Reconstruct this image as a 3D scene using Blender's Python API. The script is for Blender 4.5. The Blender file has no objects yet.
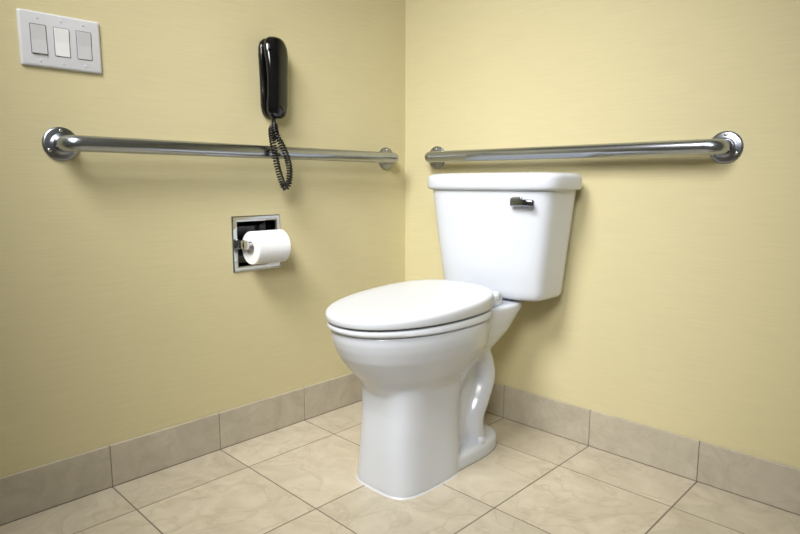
import bpy, bmesh, math, random
from mathutils import Vector, Matrix
random.seed(4)
scene=bpy.context.scene
scene.view_settings.view_transform='Standard'
COL=scene.collection

# ---------------------------------------------------------------- materials
def new_mat(name):
    m=bpy.data.materials.new(name); m.use_nodes=True
    nt=m.node_tree; b=nt.nodes['Principled BSDF']
    return m,nt,b
def simple(name,col,rough=.5,metal=0,coat=0,bump=0,bscale=50,var=0.04,aniso=0):
    m,nt,b=new_mat(name)
    b.inputs['Roughness'].default_value=rough
    b.inputs['Metallic'].default_value=metal
    b.inputs['Coat Weight'].default_value=coat
    b.inputs['Coat Roughness'].default_value=.05
    tc=nt.nodes.new('ShaderNodeTexCoord'); n=nt.nodes.new('ShaderNodeTexNoise')
    n.inputs['Scale'].default_value=bscale; n.inputs['Detail'].default_value=3
    nt.links.new(tc.outputs['Object'],n.inputs['Vector'])
    r=nt.nodes.new('ShaderNodeValToRGB')
    r.color_ramp.elements[0].color=tuple(c*(1-var) for c in col)+(1,)
    r.color_ramp.elements[1].color=tuple(min(1,c*(1+var)) for c in col)+(1,)
    nt.links.new(n.outputs['Fac'],r.inputs['Fac']); nt.links.new(r.outputs['Color'],b.inputs['Base Color'])
    if bump:
        bp=nt.nodes.new('ShaderNodeBump'); bp.inputs['Strength'].default_value=bump; bp.inputs['Distance'].default_value=.002
        nt.links.new(n.outputs['Fac'],bp.inputs['Height']); nt.links.new(bp.outputs['Normal'],b.inputs['Normal'])
    return m
def wall_mat(name,col):
    m,nt,b=new_mat(name); b.inputs['Roughness'].default_value=.62
    b.inputs['Specular IOR Level'].default_value=.3
    tc=nt.nodes.new('ShaderNodeTexCoord')
    mp=nt.nodes.new('ShaderNodeMapping'); mp.inputs['Scale'].default_value=(8,8,260)
    nt.links.new(tc.outputs['Object'],mp.inputs['Vector'])
    n=nt.nodes.new('ShaderNodeTexNoise'); n.inputs['Scale'].default_value=1.0; n.inputs['Detail'].default_value=4
    nt.links.new(mp.outputs['Vector'],n.inputs['Vector'])
    n2=nt.nodes.new('ShaderNodeTexNoise'); n2.inputs['Scale'].default_value=1.6; n2.inputs['Detail'].default_value=2
    nt.links.new(tc.outputs['Object'],n2.inputs['Vector'])
    r=nt.nodes.new('ShaderNodeValToRGB')
    r.color_ramp.elements[0].position=.3; r.color_ramp.elements[1].position=.7
    r.color_ramp.elements[0].color=tuple(c*.955 for c in col)+(1,)
    r.color_ramp.elements[1].color=tuple(c*1.045 for c in col)+(1,)
    ad=nt.nodes.new('ShaderNodeMath'); ad.operation='MULTIPLY_ADD'; ad.inputs[1].default_value=.65
    h=nt.nodes.new('ShaderNodeMath'); h.operation='MULTIPLY'; h.inputs[1].default_value=.35
    nt.links.new(n2.outputs['Fac'],h.inputs[0]); nt.links.new(n.outputs['Fac'],ad.inputs[0]); nt.links.new(h.outputs[0],ad.inputs[2])
    nt.links.new(ad.outputs[0],r.inputs['Fac']); nt.links.new(r.outputs['Color'],b.inputs['Base Color'])
    bp=nt.nodes.new('ShaderNodeBump'); bp.inputs['Strength'].default_value=.3; bp.inputs['Distance'].default_value=.001
    nt.links.new(n.outputs['Fac'],bp.inputs['Height']); nt.links.new(bp.outputs['Normal'],b.inputs['Normal'])
    return m
def tile_mat(name,c1,c2,c3,rough,vein=.3):
    m,nt,b=new_mat(name); b.inputs['Roughness'].default_value=rough
    tc=nt.nodes.new('ShaderNodeTexCoord')
    at=nt.nodes.new('ShaderNodeAttribute'); at.attribute_name='tile_rand'
    vm=nt.nodes.new('ShaderNodeVectorMath'); vm.operation='MULTIPLY_ADD'
    vm.inputs[1].default_value=(7,9,5)
    nt.links.new(at.outputs['Vector'],vm.inputs[0]); nt.links.new(tc.outputs['Object'],vm.inputs[2])
    n=nt.nodes.new('ShaderNodeTexNoise'); n.inputs['Scale'].default_value=9; n.inputs['Detail'].default_value=8; n.inputs['Distortion'].default_value=1.3
    n.inputs['Roughness'].default_value=.68
    nt.links.new(vm.outputs[0],n.inputs['Vector'])
    r=nt.nodes.new('ShaderNodeValToRGB'); e=r.color_ramp.elements
    e[0].position=.28; e[0].color=c1+(1,); e[1].position=.68; e[1].color=c2+(1,)
    nt.links.new(n.outputs['Fac'],r.inputs['Fac'])
    n3=nt.nodes.new('ShaderNodeTexNoise'); n3.inputs['Scale'].default_value=4.2; n3.inputs['Detail'].default_value=6; n3.inputs['Distortion'].default_value=1.6
    nt.links.new(vm.outputs[0],n3.inputs['Vector'])
    s=nt.nodes.new('ShaderNodeMath'); s.operation='SUBTRACT'; s.inputs[1].default_value=.5
    a=nt.nodes.new('ShaderNodeMath'); a.operation='ABSOLUTE'
    mr=nt.nodes.new('ShaderNodeMapRange'); mr.inputs['From Min'].default_value=0; mr.inputs['From Max'].default_value=.022
    mr.inputs['To Min'].default_value=vein; mr.inputs['To Max'].default_value=0
    nt.links.new(n3.outputs['Fac'],s.inputs[0]); nt.links.new(s.outputs[0],a.inputs[0]); nt.links.new(a.outputs[0],mr.inputs['Value'])
    mx=nt.nodes.new('ShaderNodeMix'); mx.data_type='RGBA'; mx.inputs['B'].default_value=c3+(1,)
    nt.links.new(mr.outputs[0],mx.inputs['Factor']); nt.links.new(r.outputs['Color'],mx.inputs['A'])
    sp=nt.nodes.new('ShaderNodeSeparateXYZ'); nt.links.new(at.outputs['Vector'],sp.inputs[0])
    mr2=nt.nodes.new('ShaderNodeMapRange'); mr2.inputs['To Min'].default_value=.93; mr2.inputs['To Max'].default_value=1.05
    nt.links.new(sp.outputs['X'],mr2.inputs['Value'])
    mul=nt.nodes.new('ShaderNodeVectorMath'); mul.operation='SCALE'
    nt.links.new(mx.outputs['Result'],mul.inputs[0]); nt.links.new(mr2.outputs[0],mul.inputs['Scale'])
    nt.links.new(mul.outputs[0],b.inputs['Base Color'])
    return m

WALL=wall_mat('yellow_vinyl_wall',(.60,.54,.325))
WHITEWALL=wall_mat('white_painted_wall',(.66,.69,.74))
FLOOR=tile_mat('cream_floor_tile',(.455,.40,.305),(.61,.55,.44),(.36,.295,.205),.36,.36)
BASE=tile_mat('tan_base_tile',(.39,.35,.27),(.51,.465,.375),(.34,.295,.22),.35,.25)
GROUT=simple('grey_grout',(.20,.17,.135),.9,bump=.3,bscale=300,var=.15)
CEIL=simple('white_ceiling_paint',(.82,.82,.82),.8)
PORC=simple('white_porcelain',(.60,.63,.69),.2,coat=.2,var=.01,bscale=3)
PLAST=simple('white_seat_plastic',(.615,.645,.70),.25,coat=.2,var=.01,bscale=3)
CHROME=simple('polished_chrome',(.58,.60,.63),.10,1,var=.03)
LEVERM=simple('lever_chrome',(.26,.28,.33),.12,1,var=.03)
RECM=simple('recess_shaded_chrome',(.06,.06,.065),.15,1,var=.03)  # darkened copy of the chrome, paints the shade inside the recess
STEEL=simple('brushed_steel',(.40,.43,.485),.25,1,bump=.04,bscale=160,var=.08)
FLANGE=simple('flange_steel',(.30,.32,.37),.28,1,bump=.04,bscale=160,var=.08)
BLACK=simple('black_plastic',(.003,.003,.004),.08,coat=.2,var=.1)
CORD=simple('black_cord',(.003,.003,.003),.35)
SWP=simple('grey_white_plate',(.60,.61,.65),.35,var=.02)
SWR=simple('white_rocker',(.80,.81,.84),.25,var=.01)
SWG=simple('grey_rocker',(.56,.57,.60),.25,var=.01)
GAP=simple('grey_gap_shade',(.20,.20,.21),.7)
DARK=simple('dark_gap_shade',(.04,.04,.04),.7)
PAPER=simple('white_tissue_paper',(.80,.82,.86),.95,bump=.4,bscale=120,var=.02)
CARD=simple('cardboard_core',(.6,.57,.52),.9)
ROLLM=simple('pale_roller_plastic',(.6,.6,.62),.35)

# ---------------------------------------------------------------- helpers
def finish(me,mat,smooth=40):
    bm=bmesh.new(); bm.from_mesh(me); bmesh.ops.recalc_face_normals(bm,faces=bm.faces); bm.to_mesh(me); bm.free()
    if mat: me.materials.append(mat)
    if smooth:
        me.shade_smooth(); me.set_sharp_from_angle(angle=math.radians(smooth))
def mk(name,verts,faces,mat,parent=None,smooth=40):
    me=bpy.data.meshes.new(name); me.from_pydata([tuple(v) for v in verts],[],faces); finish(me,mat,smooth)
    ob=bpy.data.objects.new(name,me); COL.objects.link(ob)
    if parent: ob.parent=parent; ob.matrix_parent_inverse=Matrix.Translation(-parent.location)
    return ob
def join(*gs):
    V=[];F=[]
    for v,f in gs:
        o=len(V); V+=list(v); F+=[tuple(i+o for i in q) for q in f]
    return V,F
def loftg(rings,cap=True):
    V=[];F=[];n=len(rings[0])
    for r in rings: V+=[tuple(p) for p in r]
    for k in range(len(rings)-1):
        for i in range(n):
            j=(i+1)%n; F.append((k*n+i,k*n+j,(k+1)*n+j,(k+1)*n+i))
    if cap:
        F.append(tuple(range(n))[::-1]); F.append(tuple((len(rings)-1)*n+i for i in range(n)))
    return V,F
def sgn(v): return 1 if v>=0 else -1
def sring(cx,hw,yf,yb,z,n=2.3,N=72,frac=.5,nb=None):
    cy=yf+(yb-yf)*frac; r=[]
    for i in range(N):
        t=2*math.pi*i/N; c=math.cos(t); s=math.sin(t)
        e=n if s<0 or nb is None else nb
        x=hw*sgn(c)*abs(c)**(2/e); a=(cy-yf) if s<0 else (yb-cy)
        r.append((cx+x,cy+a*sgn(s)*abs(s)**(2/e),z))
    return r
def boxg(a,b,bev=0,seg=3):
    bm=bmesh.new(); bmesh.ops.create_cube(bm,size=1)
    for v in bm.verts:
        v.co=Vector([(a[i]+b[i])/2+v.co[i]*(b[i]-a[i]) for i in range(3)])
    if bev: bmesh.ops.bevel(bm,geom=list(bm.edges),offset=bev,segments=seg,profile=.5,affect='EDGES')
    bm.verts.index_update()
    V=[tuple(v.co) for v in bm.verts]; F=[tuple(v.index for v in f.verts) for f in bm.faces]; bm.free()
    return V,F
def catmull(P,m):
    P=[Vector(p) for p in P]; Q=[P[0]*2-P[1]]+P+[P[-1]*2-P[-2]]; out=[]
    for i in range(1,len(Q)-2):
        for k in range(m):
            t=k/m; a,b,c,d=Q[i-1:i+3]
            out.append(.5*((2*b)+(c-a)*t+(2*a-5*b+4*c-d)*t*t+(3*b-a-3*c+d)*t**3))
    out.append(P[-1]); return out
def frames(P):
    T=[(P[min(i+1,len(P)-1)]-P[max(i-1,0)]).normalized() for i in range(len(P))]
    u=T[0].orthogonal().normalized(); fr=[]
    for t in T:
        u=(u-t*u.dot(t)).normalized(); fr.append((u,t.cross(u)))
    return fr
def tubeg(P,r,N=24,cap=True):
    P=[Vector(p) for p in P]; fr=frames(P); rings=[]
    for k,p in enumerate(P):
        u,v=fr[k]; rr=r[k] if isinstance(r,list) else r
        rings.append([p+u*rr*math.cos(2*math.pi*i/N)+v*rr*math.sin(2*math.pi*i/N) for i in range(N)])
    return loftg(rings,cap)
def revg(center,axis,prof,N=40):
    """prof: list of (distance along axis, radius)"""
    c=Vector(center); ax=Vector(axis).normalized(); u=ax.orthogonal().normalized(); v=ax.cross(u)
    rings=[[c+ax*d+u*r*math.cos(2*math.pi*i/N)+v*r*math.sin(2*math.pi*i/N) for i in range(N)] for d,r in prof]
    return loftg(rings)
def empty(name,loc,label,cat,group=None):
    e=bpy.data.objects.new(name,None); e.location=loc; e.empty_display_size=.05; COL.objects.link(e)
    e['label']=label; e['category']=cat
    if group: e['group']=group
    return e
def struct(ob): ob['kind']='structure'; return ob

# ---------------------------------------------------------------- room shell
RX,RY,RH=2.5,-2.7,2.44
T=.305; G=.0018
hy0,hy1,hz0,hz1=-.706,-.574,.535,.667
lw=join(boxg((-.12,RY,0),(0,hy0,RH)),boxg((-.12,hy1,0),(0,.12,RH)),
        boxg((-.12,hy0,0),(0,hy1,hz0)),boxg((-.12,hy0,hz1),(0,hy1,RH)))
struct(mk('wall_left',*lw,WALL,smooth=0))
struct(mk('wall_right',*boxg((0,0,0),(RX,.12,RH)),WALL,smooth=0))
struct(mk('wall_side',*boxg((RX,RY,0),(RX+.12,.12,RH)),WHITEWALL,smooth=0))
struct(mk('wall_back',*boxg((-.12,RY-.12,0),(RX+.12,RY,RH)),WHITEWALL,smooth=0))
struct(mk('ceiling',*boxg((-.12,RY-.12,RH),(RX+.12,.12,RH+.1)),CEIL,smooth=0))

def tiles_obj(name,boxes,grout,mat):
    V=[];F=[];R=[];M=[]
    for a,b,bev in boxes:
        v,f=boxg(a,b,bev,2); o=len(V); V+=v; F+=[tuple(i+o for i in q) for q in f]
        rv=(random.random(),random.random(),random.random()); R+=[rv]*len(f); M+=[0]*len(f)
    v,f=boxg(*grout); o=len(V); V+=v; F+=[tuple(i+o for i in q) for q in f]; R+=[(0,0,0)]*len(f); M+=[1]*len(f)
    me=bpy.data.meshes.new(name); me.from_pydata(V,[],F)
    at=me.attributes.new('tile_rand','FLOAT_VECTOR','FACE')
    for i,rv in enumerate(R): at.data[i].vector=rv
    me.materials.append(mat); me.materials.append(GROUT)
    for i,m in enumerate(M): me.polygons[i].material_index=m
    ob=bpy.data.objects.new(name,me); COL.objects.link(ob); return struct(ob)
xs=[.16+T*i for i in range(-1,9)]; ys=[-.18-T*i for i in range(-1,10)]
bx=[]
for i in range(len(xs)-1):
    for j in range(len(ys)-1):
        x0=max(0,xs[i])+G; x1=min(RX,xs[i+1])-G; y1=min(0,ys[j])-G; y0=max(RY,ys[j+1])+G
        if x1-x0>.01 and y1-y0>.01: bx.append(((x0,y0,-.01),(x1,y1,0),.001))
tiles_obj('floor',bx,((-.12,RY-.12,-.1),(RX+.12,.12,-.0009)),FLOOR)
BH=.112
bl=[]; 
for j in range(len(ys)-1):
    y1=min(-.009,ys[j])-.001; y0=max(RY,ys[j+1])+.001
    if y1-y0>.01: bl.append(((0,y0,0.002),(.009,y1,BH),.0015))
tiles_obj('baseboard_left',bl,((0,RY,0),(.0075,-.0095,BH-.001)),BASE)
br=[]
for i in range(len(xs)-1):
    x0=max(0,xs[i])+.001; x1=min(RX,xs[i+1])-.001
    if x1-x0>.01: br.append(((x0,-.009,0.002),(x1,0,BH),.0015))
tiles_obj('baseboard_right',br,((0,-.0075,0),(RX,0,BH-.001)),BASE)

# ---------------------------------------------------------------- toilet
CX=.500; TX=.513
toilet=empty('toilet',(CX,-.38,0),'white porcelain two-piece toilet with closed lid against the yellow wall','toilet')
bowl=loftg([sring(CX,.04,-.60,-.42,.22,2.4,frac=.5),
    sring(CX,.097,-.626,-.32,.255,2.7,frac=.5),
    sring(CX,.109,-.640,-.30,.278,2.4,frac=.5),
    sring(CX,.126,-.664,-.28,.302,2.3,frac=.52),
    sring(CX,.142,-.688,-.26,.330,2.2,frac=.54),
    sring(CX,.156,-.708,-.25,.357,2.15,frac=.55),
    sring(CX,.165,-.721,-.25,.385,2.1,frac=.55),
    sring(CX,.168,-.727,-.25,.405,2.1,frac=.55),
    sring(CX,.168,-.728,-.25,.420,2.1,frac=.55),
    sring(CX,.164,-.724,-.25,.4265,2.1,frac=.55)])
col=loftg([sring(CX,.105,-.632,-.370,0,3.8),
    sring(CX,.104,-.631,-.370,.02,3.8),
    sring(CX,.101,-.628,-.370,.06,3.8),
    sring(CX,.097,-.624,-.370,.12,3.8),
    sring(CX,.095,-.619,-.370,.20,3.8),
    sring(CX,.098,-.621,-.36,.26,3.4),
    sring(CX,.103,-.627,-.33,.31,2.8)])
deck=loftg([sring(CX,.062,-.40,-.20,.29,3),
    sring(CX,.088,-.42,-.178,.325,3.2),
    sring(CX,.108,-.42,-.155,.360,3.6),
    sring(CX,.119,-.42,-.135,.395,4),
    sring(CX,.123,-.42,-.115,.418,4.4),
    sring(CX,.124,-.42,-.11,.434,4.4),
    sring(CX,.121,-.42,-.113,.439,4.4)])
core=loftg([sring(CX,.056,-.50,-.25,0.0,4),sring(CX,.052,-.50,-.26,.12,4),sring(CX,.052,-.50,-.245,.22,4),sring(CX,.060,-.50,-.20,.34,4)])
foot=loftg([sring(CX,.096,-.60,-.165,0,3.2),sring(CX,.095,-.60,-.166,.034,3.2),sring(CX,.089,-.60,-.173,.043,3.0),sring(CX,.060,-.55,-.20,.046,3)])
tp=catmull([(CX,-.50,.05),(CX,-.46,.13),(CX,-.405,.21),(CX,-.335,.290),(CX,-.262,.295),(CX,-.232,.225),(CX,-.258,.16),(CX,-.285,.10),(CX,-.262,.0)],8)
rr=[.040]*len(tp)
trv,trf=tubeg(tp,rr,28)
def sq(d):
    a=abs(d)/.040; return sgn(d)*.078*(1-(1-min(1,a))**1.25)
trv=[(CX+sq(v[0]-CX),v[1],max(0,v[2])) for v in trv]
V,F=join(bowl,col,deck,core,foot,(trv,trf))
body=mk('toilet_bowl',V,F,PORC,toilet)
md=body.modifiers.new('r','REMESH'); md.mode='VOXEL'; md.voxel_size=.004; md.use_smooth_shade=True
ms=body.modifiers.new('s','SMOOTH'); ms.factor=.5; ms.iterations=7
bpy.context.view_layer.update()
dg=bpy.context.evaluated_depsgraph_get()
nm=bpy.data.meshes.new_from_object(body.evaluated_get(dg)); body.modifiers.clear()
for v in nm.vertices:
    if v.co.z<.004: v.co.z=0.0
nm.shade_smooth(); nm.materials.clear(); nm.materials.append(PORC); nm.name='toilet_bowl'; body.data=nm
mk('caulk_bead',*loftg([sring(CX,.107,-.635,-.37,0,3.8),sring(CX,.104,-.631,-.375,.004,3.8)]),SWP,toilet)

def seat_rings(L,hw0,yf0,yb0,k):
    out=[]
    for q in L:
        d,z=q[0],q[1]; kk=q[2] if len(q)>2 else k
        out.append([(x,y,zz+(y+.73)*kk) for x,y,zz in sring(CX,hw0+d,yf0-d,yb0+d*.6,z,2.12,frac=.56,nb=2.6)])
    return out
mk('seat',*loftg(seat_rings([(-.012,.4265,0),(-.002,.4275,0),(.002,.431,0),(.003,.436,.02),(.001,.4405,.02),(-.004,.442,.02),(-.03,.442,.02)],.169,-.735,-.270,.02)),PLAST,toilet)
mk('seat_gap_shade',*loftg(seat_rings([(-.009,.441),(-.009,.447)],.169,-.735,-.270,.02)),DARK,toilet)['label']='dark sheet painted as the gap shadow between seat and lid'  # dark filler sheet paints the shade between seat and lid
mk('seat_lid',*loftg(seat_rings([(-.03,.4460,.02),(-.003,.4463,.02),(.002,.4475,.02),(.0035,.450,.025),(.004,.459,.052),(.0035,.4630,.060),(.001,.4655,.066),(-.004,.4666,.067),(-.03,.4672,.068),(-.10,.4675,.068),(-.15,.4676,.068)],.170,-.737,-.270,0)),PLAST,toilet,smooth=60)
for dx in (-.078,.078):
    mk('seat_hinge',*join(boxg((CX+dx-.026,-.290,.4375),(CX+dx+.026,-.228,.474),.007),revg((CX+dx-.030,-.254,.468),(1,0,0),[(0,.009),(.002,.012),(.058,.012),(.060,.009)],20)),PLAST,toilet)
# tank
def tr(hw,yf,z,n=5.4,yb=-.022): return sring(TX,hw,yf,yb,z,n,N=120)
mk('tank',*loftg([tr(.148,-.172,.4470),tr(.162,-.185,.4480),tr(.170,-.192,.4515),tr(.1745,-.197,.459),tr(.1775,-.200,.475),
    tr(.190,-.208,.58),tr(.2025,-.216,.68),tr(.2125,-.222,.765)]),PORC,toilet,smooth=60)
mk('tank_gasket',*loftg([sring(CX,.08,-.16,-.12,.436,3),sring(CX,.08,-.16,-.12,.45,3)]),PORC,toilet)
mk('tank_lid',*loftg([tr(.208,-.216,.758,5,-.018),tr(.221,-.228,.7585,5,-.014),tr(.2260,-.233,.762,5,-.012),tr(.2280,-.235,.768,5,-.012),tr(.2280,-.235,.788,5,-.012),
    tr(.2265,-.2335,.796,5,-.013),tr(.221,-.227,.8025,5,-.018),tr(.205,-.212,.8065,5,-.03),tr(.148,-.17,.8085,4,-.06)]),PORC,toilet,smooth=60)
# flush lever on the tank front
lx=TX+.124; lz=.728
mk('lever_mount',*boxg((lx-.015,-.227,lz-.0135),(lx+.015,-.212,lz+.0135),.003),CHROME,toilet)
mk('flush_lever',*loftg([[(lx-.015+dx,-.230-w*a,lz-.0008*k+h*b) for a,b in [(-1,-.6),(-.8,-.9),(0,-1),(.8,-.9),(1,-.6),(1,.6),(.8,.9),(0,1),(-.8,.9),(-1,.6)]]
      for k,(dx,w,h) in enumerate([(0,.003,.008),(.002,.007,.0115),(.022,.008,.0115),(.038,.007,.0095),(.068,.0065,.009),(.072,.003,.006)])]),LEVERM,toilet,smooth=60)['label']='small dark chrome flush lever'
for s in (-1,1):
    mk('bolt_cap',*revg((CX+s*.077,-.285,.043),(0,0,1),[(0,.013),(.008,.013),(.014,.010),(.017,.005),(.0175,.001)],24),PORC,toilet,smooth=60)

# ---------------------------------------------------------------- grab bars
def bar(label,P0,P1,n):
    P0=Vector(P0);P1=Vector(P1);n=Vector(n);d=(P1-P0).normalized();off=.055;R=.026;r=.0185
    g=empty('grab_bar',(P0+P1)/2,label,'grab bar','stainless steel grab bars')
    pts=[P0+n*.002,P0+n*(off-R)]
    for k in range(1,9):
        t=k/8*math.pi/2; pts.append(P0+n*(off-R+R*math.sin(t))+d*(R-R*math.cos(t)))
    pts.append(P0+n*off+d*.2); pts.append(P1+n*off-d*.2)
    for k in range(0,9):
        t=math.pi/2-k/8*math.pi/2; pts.append(P1+n*(off-R+R*math.sin(t))-d*(R-R*math.cos(t)))
    pts.append(P1+n*.002)
    mk('bar_tube',*tubeg(pts,r,32),STEEL,g,smooth=60)
    for P in (P0,P1):
        mk('mounting_flange',*revg(P,n,[(0,.039),(.0025,.039),(.0045,.038),(.006,.034),(.007,.026),(.0085,.0215),(.011,.0193)],48),FLANGE,g,smooth=50)
        for a in (90,210,330):
            a=math.radians(a); q=P+n*.0055+d*.030*math.cos(a)+Vector((0,0,1))*.030*math.sin(a)
            mk('flange_screw',*revg(q,n,[(0,.0045),(.0015,.0042),(.0025,.003),(.003,.001)],14),CHROME,g)
bar('brushed steel grab bar on the wall with the light switches',(0,-1.152,.868),(0,-.100,.864),(1,0,0))
bar('brushed steel grab bar on the wall above the toilet tank',(.156,0,.866),(1.082,0,.864),(0,-1,0))

# ---------------------------------------------------------------- light switch plate
sw=empty('light_switch_plate',(0,-1.134,1.095),'three-gang light switch plate with rocker switches','light switch')
y0,y1,z0,z1=-1.219,-1.050,1.036,1.155
def yz_ring(ya,yb,za,zb,x,rad,N=6):
    out=[]
    for cy,cz,a0 in ((yb-rad,zb-rad,0),(ya+rad,zb-rad,90),(ya+rad,za+rad,180),(yb-rad,za+rad,270)):
        for k in range(N+1):
            t=math.radians(a0+90*k/N); out.append((x,cy+rad*math.cos(t),cz+rad*math.sin(t)))
    return out
mk('cover_plate',*loftg([yz_ring(y0,y1,z0,z1,0,.004),yz_ring(y0,y1,z0,z1,.0035,.004),yz_ring(y0+.002,y1-.002,z0+.002,z1-.002,.006,.004),yz_ring(y0+.005,y1-.005,z0+.005,z1-.005,.0068,.004)]),SWP,sw)
for k,yc in enumerate((-1.1815,-1.1345,-1.0875)):
    f=mk('rocker_gap_shade',*loftg([yz_ring(yc-.0168,yc+.0168,1.063,1.128,.0066,.002),yz_ring(yc-.0168,yc+.0168,1.063,1.128,.0072,.002)]),GAP,sw)  # grey sheet on the plate paints the shaded gap round each rocker
    f['label']='grey painted as the shade in the gap around the rocker'
    t=(1,-1,-1)[k]; m=(SWG,SWR,SWG)[k]
    a,b,c,d=yc-.0156,yc+.0156,1.0642,1.1268; mid=(c+d)/2
    xo=.0080+.0025*(t>0); xi=.0080+.0025*(t<0)
    V=[(.006,a,c),(.006,b,c),(.006,b,d),(.006,a,d),(xo,a+.001,c+.001),(xo,b-.001,c+.001),(.008,b-.001,mid),(.008,a+.001,mid),(xi,b-.001,d-.001),(xi,a+.001,d-.001)]
    F=[(0,1,5,4),(4,5,6,7),(7,6,8,9),(9,8,2,3),(1,2,8,6,5),(0,4,7,9,3),(0,3,2,1)]
    r=mk('rocker_switch',V,F,m,sw,smooth=0); r['label']=('grey rocker paddle','white rocker paddle','light grey rocker paddle')[k]
    for zz in (1.0495,1.1415):
        mk('plate_screw',*revg((.0066,yc,zz),(1,0,0),[(0,.0030),(.0006,.0030),(.001,.0022),(.0011,.001)],14),SWP,sw)

# ---------------------------------------------------------------- toilet paper holder + roll
th=empty('toilet_paper_holder',(0,-.64,.60),'recessed chrome toilet paper holder set into the wall','toilet paper holder')
A0,A1,B0,B1=-.722,-.558,.519,.683
def rect(x,i): return [(x,A0+i,B0+i),(x,A1-i,B0+i),(x,A1-i,B1-i),(x,A0+i,B1-i)]
V,F=loftg([rect(.0005,0),rect(.003,.0005),rect(.005,.003),rect(.005,.012),rect(.003,.0165)],False)
mk('cover_frame',V,F,CHROME,th,smooth=25)
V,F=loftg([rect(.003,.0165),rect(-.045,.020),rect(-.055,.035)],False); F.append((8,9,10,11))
mk('recess_box',V,F,RECM,th,smooth=25)['label']='shiny recess box with its shade put into the dark colour'
for yy in (-.7035,-.5765):
    mk('roller_post',*join(boxg((-.005,yy-.003,.588),(.042,yy+.003,.615),.0025),revg((.045,yy-.003,.6015),(0,1,0),[(0,.0135),(.006,.0135)],24)),CHROME,th)
mk('spring_roller',*revg((.045,-.70,.6015),(0,1,0),[(0,.0055),(.121,.0055)],24),ROLLM,th)
roll=empty('toilet_paper_roll',(.045,-.64,.592),'white toilet paper roll on the chrome holder','toilet paper')
N=48; Ro=.0485; Ri=.0200
def ann(y,r): return [(.047+r*math.cos(2*math.pi*i/N),y,.592+r*math.sin(2*math.pi*i/N)) for i in range(N)]
ya,yb=-.690,-.583
V,F=loftg([ann(ya,Ri),ann(ya,Ro-.002),ann(ya+.002,Ro),ann(yb-.002,Ro),ann(yb,Ro-.002),ann(yb,Ri),ann(ya,Ri)],False)
mk('paper',V,F,PAPER,roll)
V,F=loftg([ann(ya-.0005,Ri-.0012),ann(ya-.0005,Ri),ann(yb+.0005,Ri),ann(yb+.0005,Ri-.0012),ann(ya-.0005,Ri-.0012)],False)
mk('cardboard_tube',V,F,CARD,roll)['label']='pale cardboard core'

# ---------------------------------------------------------------- wall telephone
ph=empty('wall_telephone',(0,-.585,1.08),'black wall-mounted telephone with a coiled cord','telephone')
def pring(yc,hy,x0,x1,z,n=3.2,N=40):
    out=[];cx=(x0+x1)/2;hx=(x1-x0)/2
    for i in range(N):
        t=2*math.pi*i/N;c=math.cos(t);s=math.sin(t)
        out.append((cx+hx*sgn(s)*abs(s)**(2/n),yc+hy*sgn(c)*abs(c)**(2/n),z))
    return out
yc=-.580
mk('phone_base',*loftg([pring(yc,.012,.003,.012,.968),pring(yc,.024,.001,.018,.972),pring(yc,.032,.0,.024,.983),pring(yc,.036,0,.026,1.00),pring(yc,.036,0,.022,1.04),pring(yc,.037,0,.022,1.11),pring(yc,.039,0,.024,1.145),pring(yc,.038,0,.024,1.165),pring(yc,.033,0,.022,1.180),pring(yc,.022,0.001,.016,1.190),pring(yc,.010,.004,.012,1.194)]),BLACK,ph,smooth=60)
zs=[(.964,.008,.034,.042),(.966,.018,.029,.045),(.972,.027,.024,.050),(.985,.033,.0205,.055),(1.005,.035,.021,.058),(1.03,.0335,.027,.059),
    (1.08,.0335,.030,.061),(1.12,.036,.028,.062),(1.145,.0385,.022,.061),(1.165,.038,.0195,.058),(1.179,.034,.020,.053),(1.188,.027,.023,.049),(1.193,.018,.027,.044),(1.1945,.009,.031,.040)]
mk('handset',*loftg([pring(yc,h,a,b,z,2.0) for z,h,a,b in zs]),BLACK,ph,smooth=60)['label']='glossy black handset'
mk('hook_switch',*boxg((.016,yc-.012,1.085),(.032,yc+.012,1.10),.002),BLACK,ph)
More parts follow.
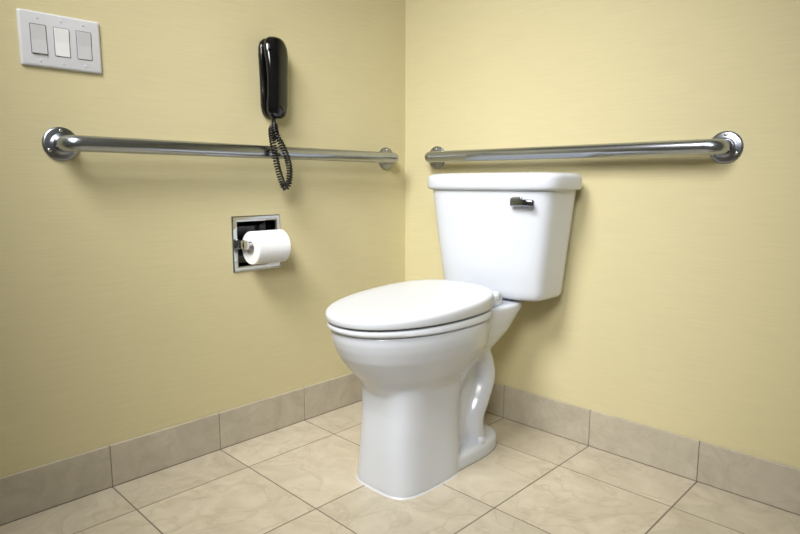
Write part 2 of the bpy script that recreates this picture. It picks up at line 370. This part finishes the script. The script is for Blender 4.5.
# coiled cord hangs in front of the grab bar
path=catmull([(.030,-.588,.974),(.044,-.600,.955),(.076,-.626,.920),(.092,-.630,.87),(.090,-.618,.82),(.086,-.602,.780),(.082,-.589,.764),(.084,-.577,.780),(.090,-.579,.825),(.097,-.600,.872),(.090,-.620,.915),(.060,-.604,.945),(.034,-.584,.974)],40)
L=[0]
for i in range(1,len(path)): L.append(L[-1]+(path[i]-path[i-1]).length)
turns=L[-1]/.0078; cr=.0072; pts=[]
M=int(turns*16); fr=frames(path); j=0
for k in range(M+1):
    s=L[-1]*k/M
    while j<len(L)-2 and L[j+1]<s: j+=1
    w=(s-L[j])/(L[j+1]-L[j]); p=path[j].lerp(path[j+1],w); u,v=fr[j]
    e=max(0,min(1,(k/M-.08)/.05,(.94-k/M)/.04)); a=2*math.pi*k/16
    pts.append(p+u*cr*e*math.cos(a)+v*cr*e*math.sin(a))
mk('coiled_cord',*tubeg(pts,.0026,8),CORD,ph,smooth=80)['label']='coiled black handset cord'

# ---------------------------------------------------------------- lights
def aim(o,t):
    o.rotation_euler=(Vector(t)-o.location).to_track_quat('-Z','Y').to_euler()
def area(name,loc,target,size,energy,col,spread=180):
    l=bpy.data.lights.new(name,'AREA'); l.shape='DISK'; l.size=size; l.energy=energy; l.color=col; l.spread=math.radians(spread)
    o=bpy.data.objects.new(name,l); o.location=loc; COL.objects.link(o); aim(o,target)
area('ceiling_softlight',(.80,-1.80,2.15),(.42,-.33,.50),.8,11.0,(1,.985,.96),74)
area('ceiling_light',(1.3,-1.5,2.41),(1.3,-1.5,0),.9,3.2,(.95,.98,1))
area('added_fill_light',(1.75,-2.2,1.80),(.38,-.18,.55),.7,4.6,(1,.99,.97),56)  # unseen fill lamp, added behind the camera to soften the shadows
w=bpy.data.worlds.new('world'); scene.world=w; w.use_nodes=True
w.node_tree.nodes['Background'].inputs[0].default_value=(.9,.92,1,1); w.node_tree.nodes['Background'].inputs[1].default_value=.3

# ---------------------------------------------------------------- camera
cd=bpy.data.cameras.new('camera'); cd.sensor_width=36; cd.lens=595/800*36; cd.clip_start=.02
cam=bpy.data.objects.new('camera',cd); COL.objects.link(cam); cam.location=(1.549,-1.604,.78)
cam.rotation_euler=(math.radians(90-8.1),0,math.radians(134.5-90))
scene.camera=cam
